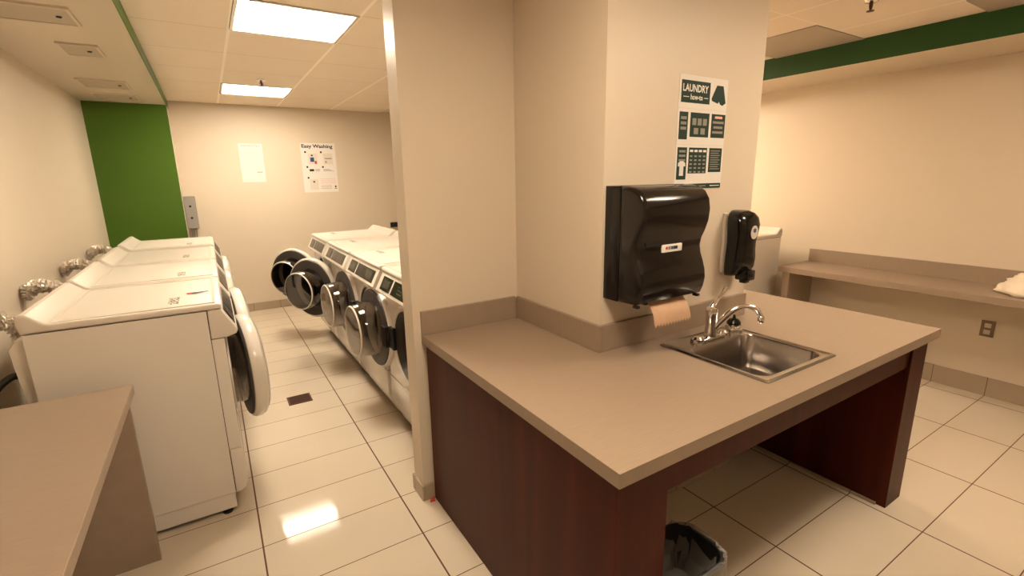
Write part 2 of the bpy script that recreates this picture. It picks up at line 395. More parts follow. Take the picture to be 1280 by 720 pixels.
# ------------------------------------------------------------------ washing machine (local: front = +x, origin on the floor under its centre)
HW = .36
def hole_panel(bm, x0, x1, y0, y1, z0, z1, cy, cz, r, n=48):
    """flat panel with round hole, thickness x0..x1"""
    def rect(a):
        c, s = math.cos(a), math.sin(a); ts = []
        if c > 1e-9: ts.append((y1-cy)/c)
        if c < -1e-9: ts.append((y0-cy)/c)
        if s > 1e-9: ts.append((z1-cz)/s)
        if s < -1e-9: ts.append((z0-cz)/s)
        t = min(ts); return cy+c*t, cz+s*t
    angs = sorted([2*PI*k/n for k in range(n)]+[math.atan2(z-cz, y-cy) % (2*PI) for y in (y0, y1) for z in (z0, z1)])
    F, G, F2, G2 = [], [], [], []
    for a in angs:
        yy, zz = rect(a); F.append(bm.verts.new((x1, yy, zz))); F2.append(bm.verts.new((x0, yy, zz)))
        G.append(bm.verts.new((x1, cy+r*math.cos(a), cz+r*math.sin(a)))); G2.append(bm.verts.new((x0, cy+r*math.cos(a), cz+r*math.sin(a))))
    m = len(angs)
    for i in range(m):
        j = (i+1) % m
        bm.faces.new((F[i], F[j], G[j], G[i])); bm.faces.new((F2[j], F2[i], G2[i], G2[j]))
        bm.faces.new((F[j], F[i], F2[i], F2[j])); bm.faces.new((G[i], G[j], G2[j], G2[i]))
    bmesh.ops.recalc_face_normals(bm, faces=bm.faces[:])

DZ = .62
def make_washer(hinge, angle, label, group):
    t = thing('washing_machine', label, 'washing machine', group=group)
    # body shell, open at the front
    bm = bmesh.new()
    prism(bm, [(-.32, .028), (.272, .028), (.272, .105), (-.32, .105)], -HW+.004, HW-.004, 'y')
    y0, y1, z0, z1, x0, x1 = -HW, HW, .108, 1.016, -.32, .275
    v = [bm.verts.new(p) for p in ((x0, y0, z0), (x0, y1, z0), (x0, y1, z1), (x0, y0, z1), (x1, y0, z0), (x1, y1, z0), (x1, y1, z1), (x1, y0, z1))]
    for q in ((0, 1, 2, 3), (0, 3, 7, 4), (1, 5, 6, 2), (0, 4, 5, 1), (2, 6, 7, 3)): bm.faces.new([v[i] for i in q])
    bmesh.ops.recalc_face_normals(bm, faces=bm.faces[:])
    obj('body', bm, 'white', t)
    for sx in (-.27, .23):
        for sy in (-.33, .33):
            bm = bmesh.new(); lathe(bm, [(0, 0), (.022, 0), (.022, .012), (.009, .014), (.009, .03), (0, .03)], c=(sx, sy, 0), n=16); obj('foot', bm, 'rubber', t)
    # lid
    bm = bmesh.new()
    prism(bm, [(-.325, 1.020), (-.332, 1.07), (-.325, 1.092), (-.312, 1.098), (-.298, 1.096), (-.286, 1.086), (-.250, 1.056), (-.235, 1.050), (.322, 1.048), (.334, 1.043), (.338, 1.034), (.335, 1.020)], -HW-.006, HW+.006, 'y', bev=.011, seg=4)
    # recessed top field with a shallow rim
    lid = obj('lid', bm, 'lid', t, True, .5)
    bm = bmesh.new(); grid_slab(bm, [-.235, -.22, .30, .314], [-HW+.012, -HW+.03, HW-.03, HW-.012], lambda u, q: not (-.22 < u < .30 and abs(q) < HW-.03), 1.048, 1.052)
    obj('rim', bm, 'lid', lid)
    # printed stickers on the lid
    obj('label_sticker', B(-.01, .115, -.31, -.13, 1.0483, 1.0487), 'sticker', lid)
    obj('label_sticker', B(.135, .175, -.27, -.12, 1.0483, 1.0487), 'sticker', lid)
    # front panel with the round opening
    bm = bmesh.new(); hole_panel(bm, .278, .328, -HW+.002, HW-.002, .337, .882, 0, DZ, .215)
    obj('front_panel', bm, 'white', t, True, .5)
    bm = bmesh.new(); hole_panel(bm, .2735, .2782, -HW+.006, HW-.006, .112, 1.012, 0, DZ, .245)
    obj('seam_shade_sheet', bm, 'seal', t)  # dark sheet added so the gap behind the front panel shows as a shaded seam
    bm = bmesh.new(); prism(bm, [(.278, .332), (.330, .332), (.334, .32), (.334, .16), (.322, .12), (.300, .104), (.278, .104)], -HW+.002, HW-.002, 'y', bev=.004)
    obj('kick_panel', bm, 'white', t, True, .4)
    # shallow dish around the opening
    bm = bmesh.new(); cap_free_lathe(bm, [(.215, .329), (.225, .336), (.24, .337), (.25, .329)], c=(0, 0, DZ), axis='x', n=56)
    obj('opening_ring', bm, 'white', t, True)
    bm = bmesh.new(); cap_free_lathe(bm, [(.216, .328), (.210, .315), (.203, .30), (.194, .285), (.195, .25), (.20, .24)], c=(0, 0, DZ), axis='x', n=48)
    obj('door_seal', bm, 'seal', t, True)
    bm = bmesh.new(); cap_free_lathe(bm, [(.20, .24), (.25, .22), (.25, -.18), (.001, -.20)], c=(0, 0, DZ), axis='x', n=48)
    obj('drum', bm, 'drum', t, True)
    # control console
    bm = bmesh.new(); prism(bm, [(.278, 1.018), (.330, 1.018), (.385, .912), (.378, .897), (.340, .886), (.278, .886)], -HW+.001, HW-.001, 'y', bev=.004)
    con = obj('console', bm, 'lid', t, True, .5)
    d = Vector((.385-.330, 0, .912-1.018)); nrm = Vector((-d.z, 0, d.x)).normalized()
    def slab(y0, y1, a0, a1, th, m, name, par):
        bm = bmesh.new(); vs = []
        for off in (0.0003, th):
            for (yy, aa) in ((y0, a0), (y1, a0), (y1, a1), (y0, a1)):
                p = Vector((.330, yy, 1.018))+d*aa+nrm*off; vs.append(bm.verts.new(p))
        for q in ((0, 1, 2, 3), (7, 6, 5, 4), (0, 4, 5, 1), (1, 5, 6, 2), (2, 6, 7, 3), (3, 7, 4, 0)): bm.faces.new([vs[i] for i in q])
        bmesh.ops.recalc_face_normals(bm, faces=bm.faces[:]); return obj(name, bm, m, par)
    p1 = slab(-.29, -.12, .16, .86, .003, 'panel_dark', 'control_panel', con)
    p2 = slab(-.09, .31, .16, .86, .003, 'panel_dark', 'control_panel', con)
    for (a, b_, c_, e_) in ((-.26, -.15, .30, .72), (.13, .27, .3, .7)): slab(a, b_, c_, e_, .0045, 'panel_grey', 'display', con)
    for k in range(3): slab(.0, .07, .3+.16*k, .36+.16*k, .0045, 'panel_grey', 'button', con)
    bm = bmesh.new(); box(bm, .328, .333, -.12, -.02, .862, .874); obj('name_plate', bm, 'panel_dark', t)
    # rear housing
    bm = bmesh.new(); prism(bm, [(-.32, .30), (-.335, .30), (-.375, .80), (-.385, .95), (-.36, .985), (-.32, .985)], -.30, .30, 'y', bev=.006); obj('rear_cover', bm, 'white', t, True, .5)
    # door: built closed with its hinge at local origin of a pivot
    s = hinge    # +1: hinge at +y side, -1: at -y side
    piv = Vector((.352, s*.245, DZ)); a = math.radians(angle)
    r = .276
    # closed: disc centre towards -s*y. open swing moves free edge to +x
    mt = Matrix.Translation(piv) @ Matrix.Rotation(a*s, 4, 'Z') @ Matrix.Translation((0, -s*(r-.005), 0))
    def fin(bm, name, m, par=None, sm=True, ang=.6):
        bmesh.ops.transform(bm, matrix=mt, verts=bm.verts[:]); bmesh.ops.recalc_face_normals(bm, faces=bm.faces[:]); return obj(name, bm, m, par, sm, ang)
    bm = bmesh.new()
    lathe(bm, [(.186, .004), (.245, .0), (.268, .004), (.276, .016), (.276, .038), (.266, .062), (.238, .078), (.196, .080), (.186, .060)], axis='x', n=64, closed=True)
    door = fin(bm, 'door', 'white', t)
    bm = bmesh.new(); lathe(bm, [(.182, .003), (.182, -.006), (.215, -.010), (.254, -.006), (.258, .002), (.25, .004)], axis='x', n=64, closed=True); fin(bm, 'inner_ring', 'seal', door)
    bm = bmesh.new(); lathe(bm, [(.194, .072), (.16, .075), (.10, .079), (0.0005, .081), (.0005, .075), (.10, .073), (.16, .068), (.19, .066)], axis='x', n=48, closed=True); fin(bm, 'window', 'smoke', door)
    bm = bmesh.new()
    cap_free_lathe(bm, [(.184, .0), (.181, -.03), (.174, -.09), (.166, -.135), (.154, -.148), (.0005, -.150)], axis='x', n=56)
    cap_free_lathe(bm, [(.0005, -.143), (.150, -.141), (.160, -.13), (.168, -.088), (.175, -.03), (.178, .0)], axis='x', n=56)
    fin(bm, 'glass_bowl', 'glass', door)
    bm = bmesh.new(); lathe(bm, [(.1605, -.1475), (.1655, -.1435), (.1675, -.139), (.1655, -.1375), (.1625, -.1415), (.1595, -.1455)], axis='x', n=56, closed=True); fin(bm, 'bowl_rim', 'lid', door)
    bm = bmesh.new(); box(bm, .03, .062, -s*(.276-.03)-.012, -s*(.276-.03)+.012, -.05, .05, .005); fin(bm, 'handle', 'white', door, True, .4)
    bm = bmesh.new(); box(bm, -.022, .0, s*.19, s*.255, -.065, .065, .004); fin(bm, 'hinge', 'matblack', door, True, .4)
    bm = bmesh.new(); box(bm, .33, .352, s*.235-.03, s*.235+.05, DZ-.07, DZ+.07, .004); 
    obj('hinge_bracket', bm, 'matblack', t, True, .4)
    return t
G1 = 'washing machines along the left wall'; G2 = 'washing machines along the dividing wall'
XLr = -.35
L_left = [('white washing machine nearest the front, its side beside the left counter', 7, 2.815),
          ('second white washing machine from the front in the left row', 6, 3.60),
          ('third white washing machine from the front in the left row', 1, 4.43),
          ('farthest white washing machine in the left row, before the green panel', 1, 5.32)]
for l, a, y in L_left:
    t = make_washer(1, a, l, G1); t.location = (XLr, y, 0)
L_right = [('white washing machine half hidden behind the wall end, its round door folded back', 177, 2.555),
           ('second white washing machine from the wall end in the right row', 176, 3.335),
           ('third white washing machine from the wall end, door swung into the aisle', 146, 4.13),
           ('farthest white washing machine in the right row by the back wall, door open', 136, 4.93)]
for l, a, y in L_right:
    t = make_washer(-1, a, l, G2); t.location = (1.19, y, 0); t.rotation_euler = (0, 0, PI)
t = make_washer(-1, 1, 'white washing machine in the right room between column and folding shelf', None); t.location = (3.975, 2.715, 0); t.rotation_euler = (0, 0, PI)
# coloured sticker on the first lid
t = thing('lid_sticker', 'red and blue sticker on the lid of the nearest washer', 'sticker', (-.105, 2.745, 1.0523))
mm = Matrix.Rotation(.12, 4, 'Z')
for (x0, x1, m) in ((-.045, -.022, 'inkred'), (-.022, .045, 'inkblue')):
    bm = bmesh.new(); prism(bm, [(x0, -.012), (x1, -.012 if m == 'inkred' else -.004), (x1, .012 if m == 'inkred' else .006), (x0, .012)], 0, .0006, 'z'); bmesh.ops.transform(bm, matrix=mm, verts=bm.verts[:]); obj('color_field', bm, m, t)

# foil ducts behind the left row
duct_l = ['crumpled foil duct behind the nearest left washer', 'crumpled foil duct behind the second left washer', 'crumpled foil duct behind the third left washer', 'crumpled foil duct behind the farthest left washer']
for (l, a, y), dl in zip(L_left, duct_l):
    bm = bmesh.new(); rnd = random.Random(int(y*100))
    P = smooth_path([(-.915, y-.05, .99), (-.87, y-.10, 1.035), (-.80, y-.12, 1.045), (-.755, y-.06, .99), (-.755, y+.0, .86)], 14); n = 20
    rings = []; ref = Vector((0, 1, 0))
    for i, p in enumerate(P):
        d = (P[min(i+1, len(P)-1)]-P[max(i-1, 0)]).normalized(); rr = (ref-d*ref.dot(d)).normalized(); b = d.cross(rr)
        R0 = .031+(.005 if i % 2 else -.005)
        rings.append([bm.verts.new(p+(R0+rnd.uniform(-.008, .008))*(math.cos(2*PI*k/n)*rr+math.sin(2*PI*k/n)*b)) for k in range(n)])
    for i in range(len(rings)-1):
        for k in range(n): bm.faces.new((rings[i][k], rings[i][(k+1) % n], rings[i+1][(k+1) % n], rings[i+1][k]))
    bm.faces.new(rings[0]); bm.faces.new(rings[-1])
    tag(obj('foil_duct', bm, 'foil'), dl, 'duct', 'foil ducts behind the left washers')
bm = bmesh.new(); tube(bm, [(-.71, 2.62, .80), (-.77, 2.60, .82), (-.835, 2.56, .74), (-.85, 2.54, .55), (-.85, 2.56, .2), (-.86, 2.62, .02)], .014, 12)
tag(obj('drain_hose', bm, 'rubber', None, True), 'black rubber hose curving down behind the nearest left washer', 'hose')

# ------------------------------------------------------------------ left folding counter
CZ = .79
t = thing('folding_counter', 'tan laminate folding counter along the left wall at lower left', 'counter', (-.64, 1.2, 0))
def loc(o, t): o.location = -Vector(t.location); return o
loc(obj('worktop', B(XL+.002, -.355, -.9, 2.325, CZ-.038, CZ, .002, 1), 'lamtop', t), t)
loc(obj('end_panel', B(XL+.015, -.375, 2.285, 2.31, 0, CZ-.038, .001, 1), 'lamtop', t), t)
loc(obj('end_panel', B(XL+.015, -.375, -.85, -.825, 0, CZ-.038, .001, 1), 'lamtop', t), t)

# ------------------------------------------------------------------ right folding shelf
BZ = .80
t = thing('folding_shelf', 'long tan laminate folding shelf along the right wall', 'shelf', (4.28, .8, 0))
loc(obj('worktop', B(4.045, XR-.002, -2.2, 2.215, BZ-.045, BZ, .002, 1), 'lamtop', t), t)
loc(obj('backsplash', B(XR-.02, XR-.002, -2.2, 2.2, BZ, .912, .001, 1), 'lamtop', t), t)
loc(obj('end_panel', B(4.075, 4.12, 2.13, 2.19, 0, BZ-.045, .001, 1), 'lamtop', t), t)
loc(obj('end_panel', B(4.12, XR-.02, 2.15, 2.19, 0, BZ-.045, .001, 1), 'lamtop', t), t)
loc(obj('end_panel', B(4.075, XR-.02, -2.15, -2.11, 0, BZ-.045, .001, 1), 'lamtop', t), t)

# ------------------------------------------------------------------ island with sink
IZ = .865
IX0, IX1, IY0 = .757, 2.768, .741
SX0, SX1, SY0, SY1 = 1.545, 2.02, .836, 1.315
t = thing('sink_counter', 'tan laminate counter with a steel sink wrapped around the column', 'counter', (1.76, 1.3, 0))
bm = bmesh.new()
hx0, hx1, hy0, hy1 = SX0+.02, SX1-.02, SY0+.02, SY1-.02
grid_slab(bm, [IX0, 1.288, hx0, hx1, 2.267, IX1], [IY0, hy0, hy1, 1.403, 1.80, 2.033],
          lambda x, y: ((x < 1.288) or y < 1.403 or (x > 2.267 and y < 1.80)) and not (hx0 < x < hx1 and hy0 < y < hy1), IZ-.042, IZ)
loc(obj('worktop', bm, 'lamtop', t), t)
for a in ((.757, 1.27, 2.015, 2.033), (1.272, 1.288, 1.385, 2.0145), (1.2885, 2.262, 1.385, 1.403)):
    loc(obj('backsplash', B(a[0], a[1], a[2], a[3], IZ+.0005, .978, .001, 1), 'lamtop', t), t)
# cherry carcass
loc(obj('side_panel', B(.774, .80, .775, 2.02, 0, IZ-.042, .001, 1), 'wood', t), t)
loc(obj('leg_panel', B(.772, .965, .762, .80, 0, IZ-.042, .001, 1), 'wood', t), t)
loc(obj('leg_panel', B(.94, .965, .80, 2.02, 0, IZ-.042, .001, 1), 'wood', t), t)
loc(obj('leg_panel', B(2.548, 2.708, .762, 1.79, 0, IZ-.042, .001, 1), 'wood', t), t)
loc(obj('light_stop_panel', B(2.267, 2.548, 1.765, 1.79, 0, IZ-.042, .001, 1), 'wood', t), t)  # unseen panel added to stop light leaking under the counter from behind
loc(obj('apron', B(.965, 2.548, .772, .792, .715, IZ-.042, .001, 1), 'wood', t), t)
# thin toe strip on the right leg
loc(obj('toe_strip', B(2.536, 2.548, .80, 1.79, 0, .012), 'base', t), t)

# sink
t = thing('sink', 'square stainless steel sink set into the counter by the column', 'sink', ((SX0+SX1)/2, (SY0+SY1)/2, IZ))
def rrect(x0, x1, y0, y1, r, n=6):
    P = []
    for cx, cy, a0 in ((x1-r, y1-r, 0), (x0+r, y1-r, PI/2), (x0+r, y0+r, PI), (x1-r, y0+r, 1.5*PI)):
        for k in range(n+1): a = a0+PI/2*k/n; P.append((cx+r*math.cos(a), cy+r*math.sin(a)))
    return P
def loft(bm, loops):
    R_ = [[bm.verts.new((x, y, z)) for x, y in P] for P, z in loops]; n = len(R_[0])
    for i in range(len(R_)-1):
        for k in range(n): bm.faces.new((R_[i][k], R_[i][(k+1) % n], R_[i+1][(k+1) % n], R_[i+1][k]))
    return R_
bm = bmesh.new()
bx0, bx1, by0, by1 = SX0+.035, SX1-.035, SY0+.035, SY1-.115
lo = [(rrect(SX0, SX1, SY0, SY1, .012), IZ+.0005), (rrect(SX0, SX1, SY0, SY1, .012), IZ+.004), (rrect(SX0+.008, SX1-.008, SY0+.008, SY1-.008, .012), IZ+.008),
      (rrect(SX0+.016, SX1-.016, SY0+.016, SY1-.016, .014), IZ+.004),
      (rrect(bx0-.004, bx1+.004, by0-.004, by1+.004, .05), IZ+.004), (rrect(bx0, bx1, by0, by1, .048), IZ-.002), (rrect(bx0+.006, bx1-.006, by0+.006, by1-.006, .045), IZ-.12),
      (rrect(bx0+.014, bx1-.014, by0+.014, by1-.014, .04), IZ-.145), (rrect(bx0+.04, bx1-.04, by0+.04, by1-.04, .03), IZ-.158), (rrect(bx0+.17, bx1-.17, by0+.15, by1-.15, .02), IZ-.163)]
R_ = loft(bm, lo); bm.faces.new(R_[-1]); bmesh.ops.recalc_face_normals(bm, faces=bm.faces[:])
for f in bm.faces: f.normal_flip() if f.normal.z < -.9 else None
loc(obj('basin', bm, 'steel', t, True, .7), t)
bm = bmesh.new(); lathe(bm, [(0, .0), (.038, .0), (.042, .003), (.030, .004), (.026, -.001), (0, -.001)], c=((bx0+bx1)/2, (by0+by1)/2, IZ-.161), n=28); loc(obj('strainer', bm, 'chrome', t, True), t)

# faucet
FX, FY, FZ = 1.79, 1.245, IZ+.0045
t = thing('faucet', 'chrome single lever faucet with curved spout behind the sink', 'faucet', (FX, FY, FZ))
bm = bmesh.new(); prism(bm, rrect(-.105, .105, -.026, .026, .025), 0, .012, 'z', bev=.004); 
for s in (-1, 1): lathe(bm, [(0, 0), (.028, 0), (.027, .014), (.018, .024), (0, .026)], c=(s*.085, 0, 0), n=24)
obj('base_plate', bm, 'chrome', t, True)
bm = bmesh.new(); lathe(bm, [(0, .010), (.027, .010), (.025, .03), (.022, .06), (.023, .105), (.026, .12), (.022, .138), (.010, .146), (0, .147)], n=28); obj('body', bm, 'chrome', t, True)
bm = bmesh.new(); tube(bm, [(0, 0, .135), (.010, .0, .155), (.035, -.003, .178), (.072, -.008, .218)], [.016, .012, .009, .011], 12); obj('lever', bm, 'chrome', t, True)
bm = bmesh.new(); tube(bm, [(.0, -.005, .04), (.028, -.025, .080), (.062, -.055, .128), (.098, -.088, .148), (.132, -.118, .138), (.148, -.133, .108), (.150, -.135, .096)], [.016, .014, .013, .0115, .0115, .0115, .0115], 16)
sp = obj('spout', bm, 'chrome', t, True)
bm = bmesh.new(); lathe(bm, [(0, .0), (.0135, 0), (.0145, .004), (.0145, .022), (.012, .026), (0, .026)], c=(.150, -.135, .080), n=20); obj('aerator', bm, 'chrome', sp, True)
# side spray
t = thing('sink_sprayer', 'round black topped chrome knob beside the faucet on the sink ledge', 'sprayer', (1.978, 1.258, FZ)); t.scale = (1.1, 1.1, 1.1)
bm = bmesh.new(); lathe(bm, [(0, 0), (.035, 0), (.036, .010), (.030, .022), (.031, .028), (0, .028)], n=28); obj('collar', bm, 'chrome', t, True)
bm = bmesh.new(); lathe(bm, [(0, .026), (.027, .026), (.028, .034), (.020, .046), (.007, .051), (.004, .066), (0, .067)], n=28); obj('cap', bm, 'black', t, True)

# trash bin under the counter
t = thing('trash_bin', 'dark trash bin with clear liner beside the left leg under the counter', 'trash bin', (1.10, .815, 0))
def rr_loop(hx, hy, r): return rrect(-hx, hx, -hy, hy, r, 8)
bm = bmesh.new()
R_ = loft(bm, [(rr_loop(.095, .075, .05), 0), (rr_loop(.120, .095, .06), .40), (rr_loop(.128, .103, .062), .405), (rr_loop(.128, .103, .062), .42), (rr_loop(.118, .093, .058), .42), (rr_loop(.093, .073, .05), .01)])
bm.faces.new(R_[0]); bm.faces.new(R_[-1]); bmesh.ops.recalc_face_normals(bm, faces=bm.faces[:])
obj('bucket', bm, 'matblack', t, True)
bm = bmesh.new(); rnd = random.Random(3); loops = []
for (k, z) in ((.45, .31), (.80, .335), (.92, .375), (.99, .425), (1.07, .428), (1.09, .40), (1.10, .34), (1.08, .28)):
    P = [(x*k+rnd.uniform(-.004, .004), y*k+rnd.uniform(-.004, .004)) for x, y in rr_loop(.125, .100, .06)]; loops.append((P, z))
R_ = loft(bm, loops); bm.faces.new(R_[0])
for v in bm.verts: v.co.z += rnd.uniform(-.012, .006)
obj('liner', bm, 'film', t, True)

# small scrap by the wall end
bm = bmesh.new(); prism(bm, [(-.014, -.008), (.012, -.011), (.018, .006), (-.006, .010)], 0, .012, 'z', bev=.002)
o = tag(obj('paper_scrap', bm, 'inkred'), 'tiny red scrap on the floor at the foot of the wall end', 'scrap'); o.location = (.752, 2.006, 0)

# ------------------------------------------------------------------ paper towel dispenser (on the column, faces -y)
t = thing('paper_towel_dispenser', 'large black plastic paper towel dispenser on the column', 'paper towel dispenser', (1.485, 1.405, 1.09))
bm = bmesh.new(); W2 = .185
prism(bm, [(0, 0), (0, .445), (-.075, .445), (-.085, .43), (-.085, .02), (-.075, 0)], -W2, W2, 'x', bev=.006); obj('housing', bm, 'black', t, True, .5)
bm = bmesh.new()
prof = [(-.080, .444), (-.115, .444), (-.15, .438), (-.180, .420), (-.200, .390), (-.207, .350), (-.203, .305), (-.190, .265), (-.176, .235), (-.171, .205), (-.177, .175), (-.190, .145), (-.202, .110), (-.206, .075), (-.200, .040), (-.188, .012), (-.165, .004), (-.080, -.0)]
prism(bm, prof, -W2-.003, W2+.003, 'x', bev=.018, seg=4); cov = obj('cover', bm, 'smoke', t, True, .7)
bm = bmesh.new(); prism(bm, rrect(-.04, .04, -.014, .014, .013), 0, .003, 'z'); bmesh.ops.transform(bm, matrix=Matrix.Translation((-.105, -.176, .236)) @ Matrix.Rotation(PI/2, 4, 'X'), verts=bm.verts[:])
obj('window', bm, 'matblack', cov, True)  # flush dark patch, no glazing: stands for the shade in a cover recess
pl = obj('name_plate', B(-.052, .058, -.180, -.1705, .193, .223, .003), 'paper', cov)
for k, (a, b_, m) in enumerate(((-.022, -.008, 'inkgrey'), (-.006, .006, 'inkblue'), (.008, .030, 'ink'))):
    obj('lettering', B(a, b_, -.1808, -.1798, .2035, .2155), m, cov)
bm = bmesh.new(); lathe(bm, [(0, 0), (.006, 0), (.006, .001), (0, .001)], n=12); bmesh.ops.transform(bm, matrix=Matrix.Translation((-.032, -.1806, .210)) @ Matrix.Rotation(PI/2, 4, 'X'), verts=bm.verts[:]); obj('emblem', bm, 'inkred', cov)
bm = bmesh.new(); box(bm, -.10, .12, -.150, -.10, -.012, .006, .003); obj('tear_bar', bm, 'matblack', t)
for s in (-1, 1): obj('cover_tab', B(s*.172-.009, s*.172+.009, -.185, -.16, -.007, .004, .003), 'matblack', t)
# the hanging towel: thin curved sheet with saw-tooth end
bm = bmesh.new(); nx, nz = 25, 10; V = []
for j in range(nz+1):
    row = []
    for i in range(nx+1):
        u = i/nx; z = .004-.080*j/nz
        if j == nz: z -= (.017 if i % 2 else 0)
        y = -.158-.034*math.sin(min(j/nz*2.2, 1.57))-.012*(j/nz)**2+.010*(u-.5)**2
        row.append((-.098+.205*u+.006*(j/nz)*(u-.5), y, z))
    V.append(row)
for th in (0, .0008):
    g = [[bm.verts.new((p[0], p[1]-th, p[2])) for p in row] for row in V]
    for j in range(nz):
        for i in range(nx): bm.faces.new((g[j][i], g[j][i+1], g[j+1][i+1], g[j+1][i]))
o = tag(obj('paper_towel', bm, 'kraft', None, True), 'brown paper towel with saw-tooth edge hanging from the black dispenser', 'paper towel'); o.location = (1.485, 1.405, 1.09)

# ------------------------------------------------------------------ soap dispenser
t = thing('soap_dispenser', 'small black soap dispenser on the column beside the towel dispenser', 'soap dispenser', (2.117, 1.405, 1.098)); t.scale = (1.12, 1.1, 1.04)
obj('back_plate', B(-.066, .066, -.016, 0, .01, .285, .006), 'outletw', t)
# body: lofted along z with changing half width and depth
bm = bmesh.new(); loops = []
for z, hw, dp in ((.0, .052, .060), (.012, .062, .080), (.04, .067, .094), (.08, .066, .098), (.12, .062, .096), (.155, .060, .097), (.19, .064, .102), (.23, .070, .104), (.262, .068, .096), (.282, .058, .080), (.293, .040, .058), (.296, .015, .03)):
    P = []
    for k in range(32):
        a = 2*PI*k/32; c, s = math.cos(a), math.sin(a)
        e = .55; x = hw*math.copysign(abs(c)**e, c); yy = math.copysign(abs(s)**e, s)
        y = -.012-(dp-.012)*(1-(yy+1)/2); P.append((x, y))
    loops.append((P, z))
R_ = loft(bm, loops); bm.faces.new(R_[0]); bm.faces.new(R_[-1]); bmesh.ops.recalc_face_normals(bm, faces=bm.faces[:])
body = obj('body', bm, 'black', t, True, 1.0)
bm = bmesh.new(); prism(bm, [(.024*math.cos(a*PI/16), .030*math.sin(a*PI/16)) for a in range(32)], 0, .002, 'z'); bmesh.ops.transform(bm, matrix=Matrix.Translation((.006, -.1045, .20)) @ Matrix.Rotation(PI/2, 4, 'X'), verts=bm.verts[:]); obj('logo_sticker', bm, 'outletw', body)
bm = bmesh.new(); lathe(bm, [(0, 0), (.010, 0), (.010, .001), (0, .001)], n=20); bmesh.ops.transform(bm, matrix=Matrix.Translation((.006, -.1066, .208)) @ Matrix.Rotation(PI/2, 4, 'X'), verts=bm.verts[:]); obj('emblem', bm, 'inkblue', body)
bm = bmesh.new(); box(bm, -.030, .024, -.118, -.055, -.018, .030, .007); box(bm, -.018, .014, -.10, -.07, -.032, -.012, .004); obj('push_lever', bm, 'black', t, True, .6)

# ------------------------------------------------------------------ posters
def sheet(name, label, cat, x0, x1, z0, z1, ywall, cols, group=None):
    """paper on a wall facing -y. cols = [(name, mat, u0,u1,v0,v1, layer)] u,v from lower left, 0..1"""
    t = thing(name, label, cat, (x0, ywall, z0), 0, group); W_, H_ = x1-x0, z1-z0
    obj('sheet', B(0, W_, -.0018, 0, 0, H_), 'paper', t)
    for nm, m, u0, u1, v0, v1, ly in cols:
        obj(nm, B(u0*W_, u1*W_, -.0018-.0006*ly, -.0017, v0*H_, v1*H_), m, t)
    return t, W_, H_
def put_text(t, s, x, z, size, m, bold=0, ly=2, wid=None, name='lettering'):
    bm = text_bm(s, size, bold)
    if wid:
        xm = max(v.co.x for v in bm.verts)
        for v in bm.verts: v.co.x *= wid/xm
    bmesh.ops.transform(bm, matrix=Matrix.Translation((x, -.0019-.0006*ly, z)) @ Matrix.Rotation(PI/2, 4, 'X'), verts=bm.verts[:]); obj(name, bm, m, t)
# laundry how-to poster
P0 = (1.688, 2.005, 1.512, 1.972)
cols = [('title_block', 'inkg', .04, .62, .765, .955, 1), ('photo_block', 'inkpink', 0, 1, 0, .0001, 0)]
cols = cols[:1]
for u0, u1 in ((.03, .20), (.25, .64), (.69, .99)): cols.append(('dark_panel', 'inkg', u0, u1, .445 if u0 < .2 else .47, .685, 1))
for u0, u1, v0 in ((.03, .22, .085), (.26, .64, .14), (.69, .97, .15)): cols.append(('dark_panel', 'inkg', u0, u1, v0, .375, 1))
cols.append(('footer_bar', 'inkg', 0, .99, 0, .045, 1))
cols += [('fold_line', 'inkpale', 0, 1, .715, .719, 1), ('fold_line', 'inkpale', 0, 1, .398, .402, 1)]
for k in range(3): cols.append(('small_print', 'inkgrey', .06, .17, .62-.045*k, .645-.045*k, 2))
for i in range(3): cols.append(('small_print', 'inkgrey', .29+.11*i, .37+.11*i, .575, .635, 2))
for i in range(2): cols.append(('small_print', 'inkgrey', .33+.14*i, .42+.14*i, .495, .55, 2))
for k, (a, b_) in enumerate(((.76, .92), (.72, .96), (.74, .94), (.72, .95))): cols.append(('small_print', 'inkpink' if k == 0 else 'inkgrey', a, b_, .645-.045*k, .658-.045*k+.008, 2))
for i in range(4):
    cols.append(('table_head', 'paper', .28+.092*i, .345+.092*i, .335, .355, 2))
    for j in range(5): cols.append(('small_print', 'inkgrey', .285+.092*i, .335+.092*i, .29-.036*j, .305-.036*j, 2))
for j in range(9): cols.append(('small_print', 'inkgrey', .72, .93-.03*(j % 2), .345-.021*j, .353-.021*j, 2))
for k in range(3): cols.append(('small_print', 'inkgrey', .06, .19, .33-.04*k, .35-.04*k, 2))
cols += [('small_print', 'paper', .75, .96, .018, .026, 2), ('small_print', 'inkgrey', .45, .66, .018, .026, 2)]
t, PW, PH = sheet('poster', 'white laundry how-to poster with dark green blocks on the column', 'poster', *P0, 1.4045, cols)
put_text(t, 'LAUNDRY', .06*PW, .862*PH, .040, 'paper', .001, wid=.52*PW)
put_text(t, 'how-to', .22*PW, .795*PH, .030, 'paper', .0008, wid=.25*PW)
bm = bmesh.new()
for u0, u1 in ((.08, .19), (.50, .58)): box(bm, u0*PW, u1*PW, -.0032, -.0028, .812*PH, .818*PH)
obj('rule_line', bm, 'paper', t)
def flat_poly(pts, m, name, ly=1):
    bm = bmesh.new(); prism(bm, [(p[0]*PW, p[1]*PH) for p in pts], -.0018-.0006*ly, -.0017, 'y'); obj(name, bm, m, t)
flat_poly([(.76, .94), (.90, .94), (.97, .79), (.90, .765), (.85, .775), (.82, .80), (.80, .78), (.67, .80), (.66, .82)], 'inkg', 'shorts_picture')
flat_poly([(.055, .235), (.095, .252), (.155, .252), (.195, .235), (.20, .205), (.165, .205), (.165, .12), (.085, .12), (.085, .205), (.05, .205)], 'paper', 'shirt_picture', 2)
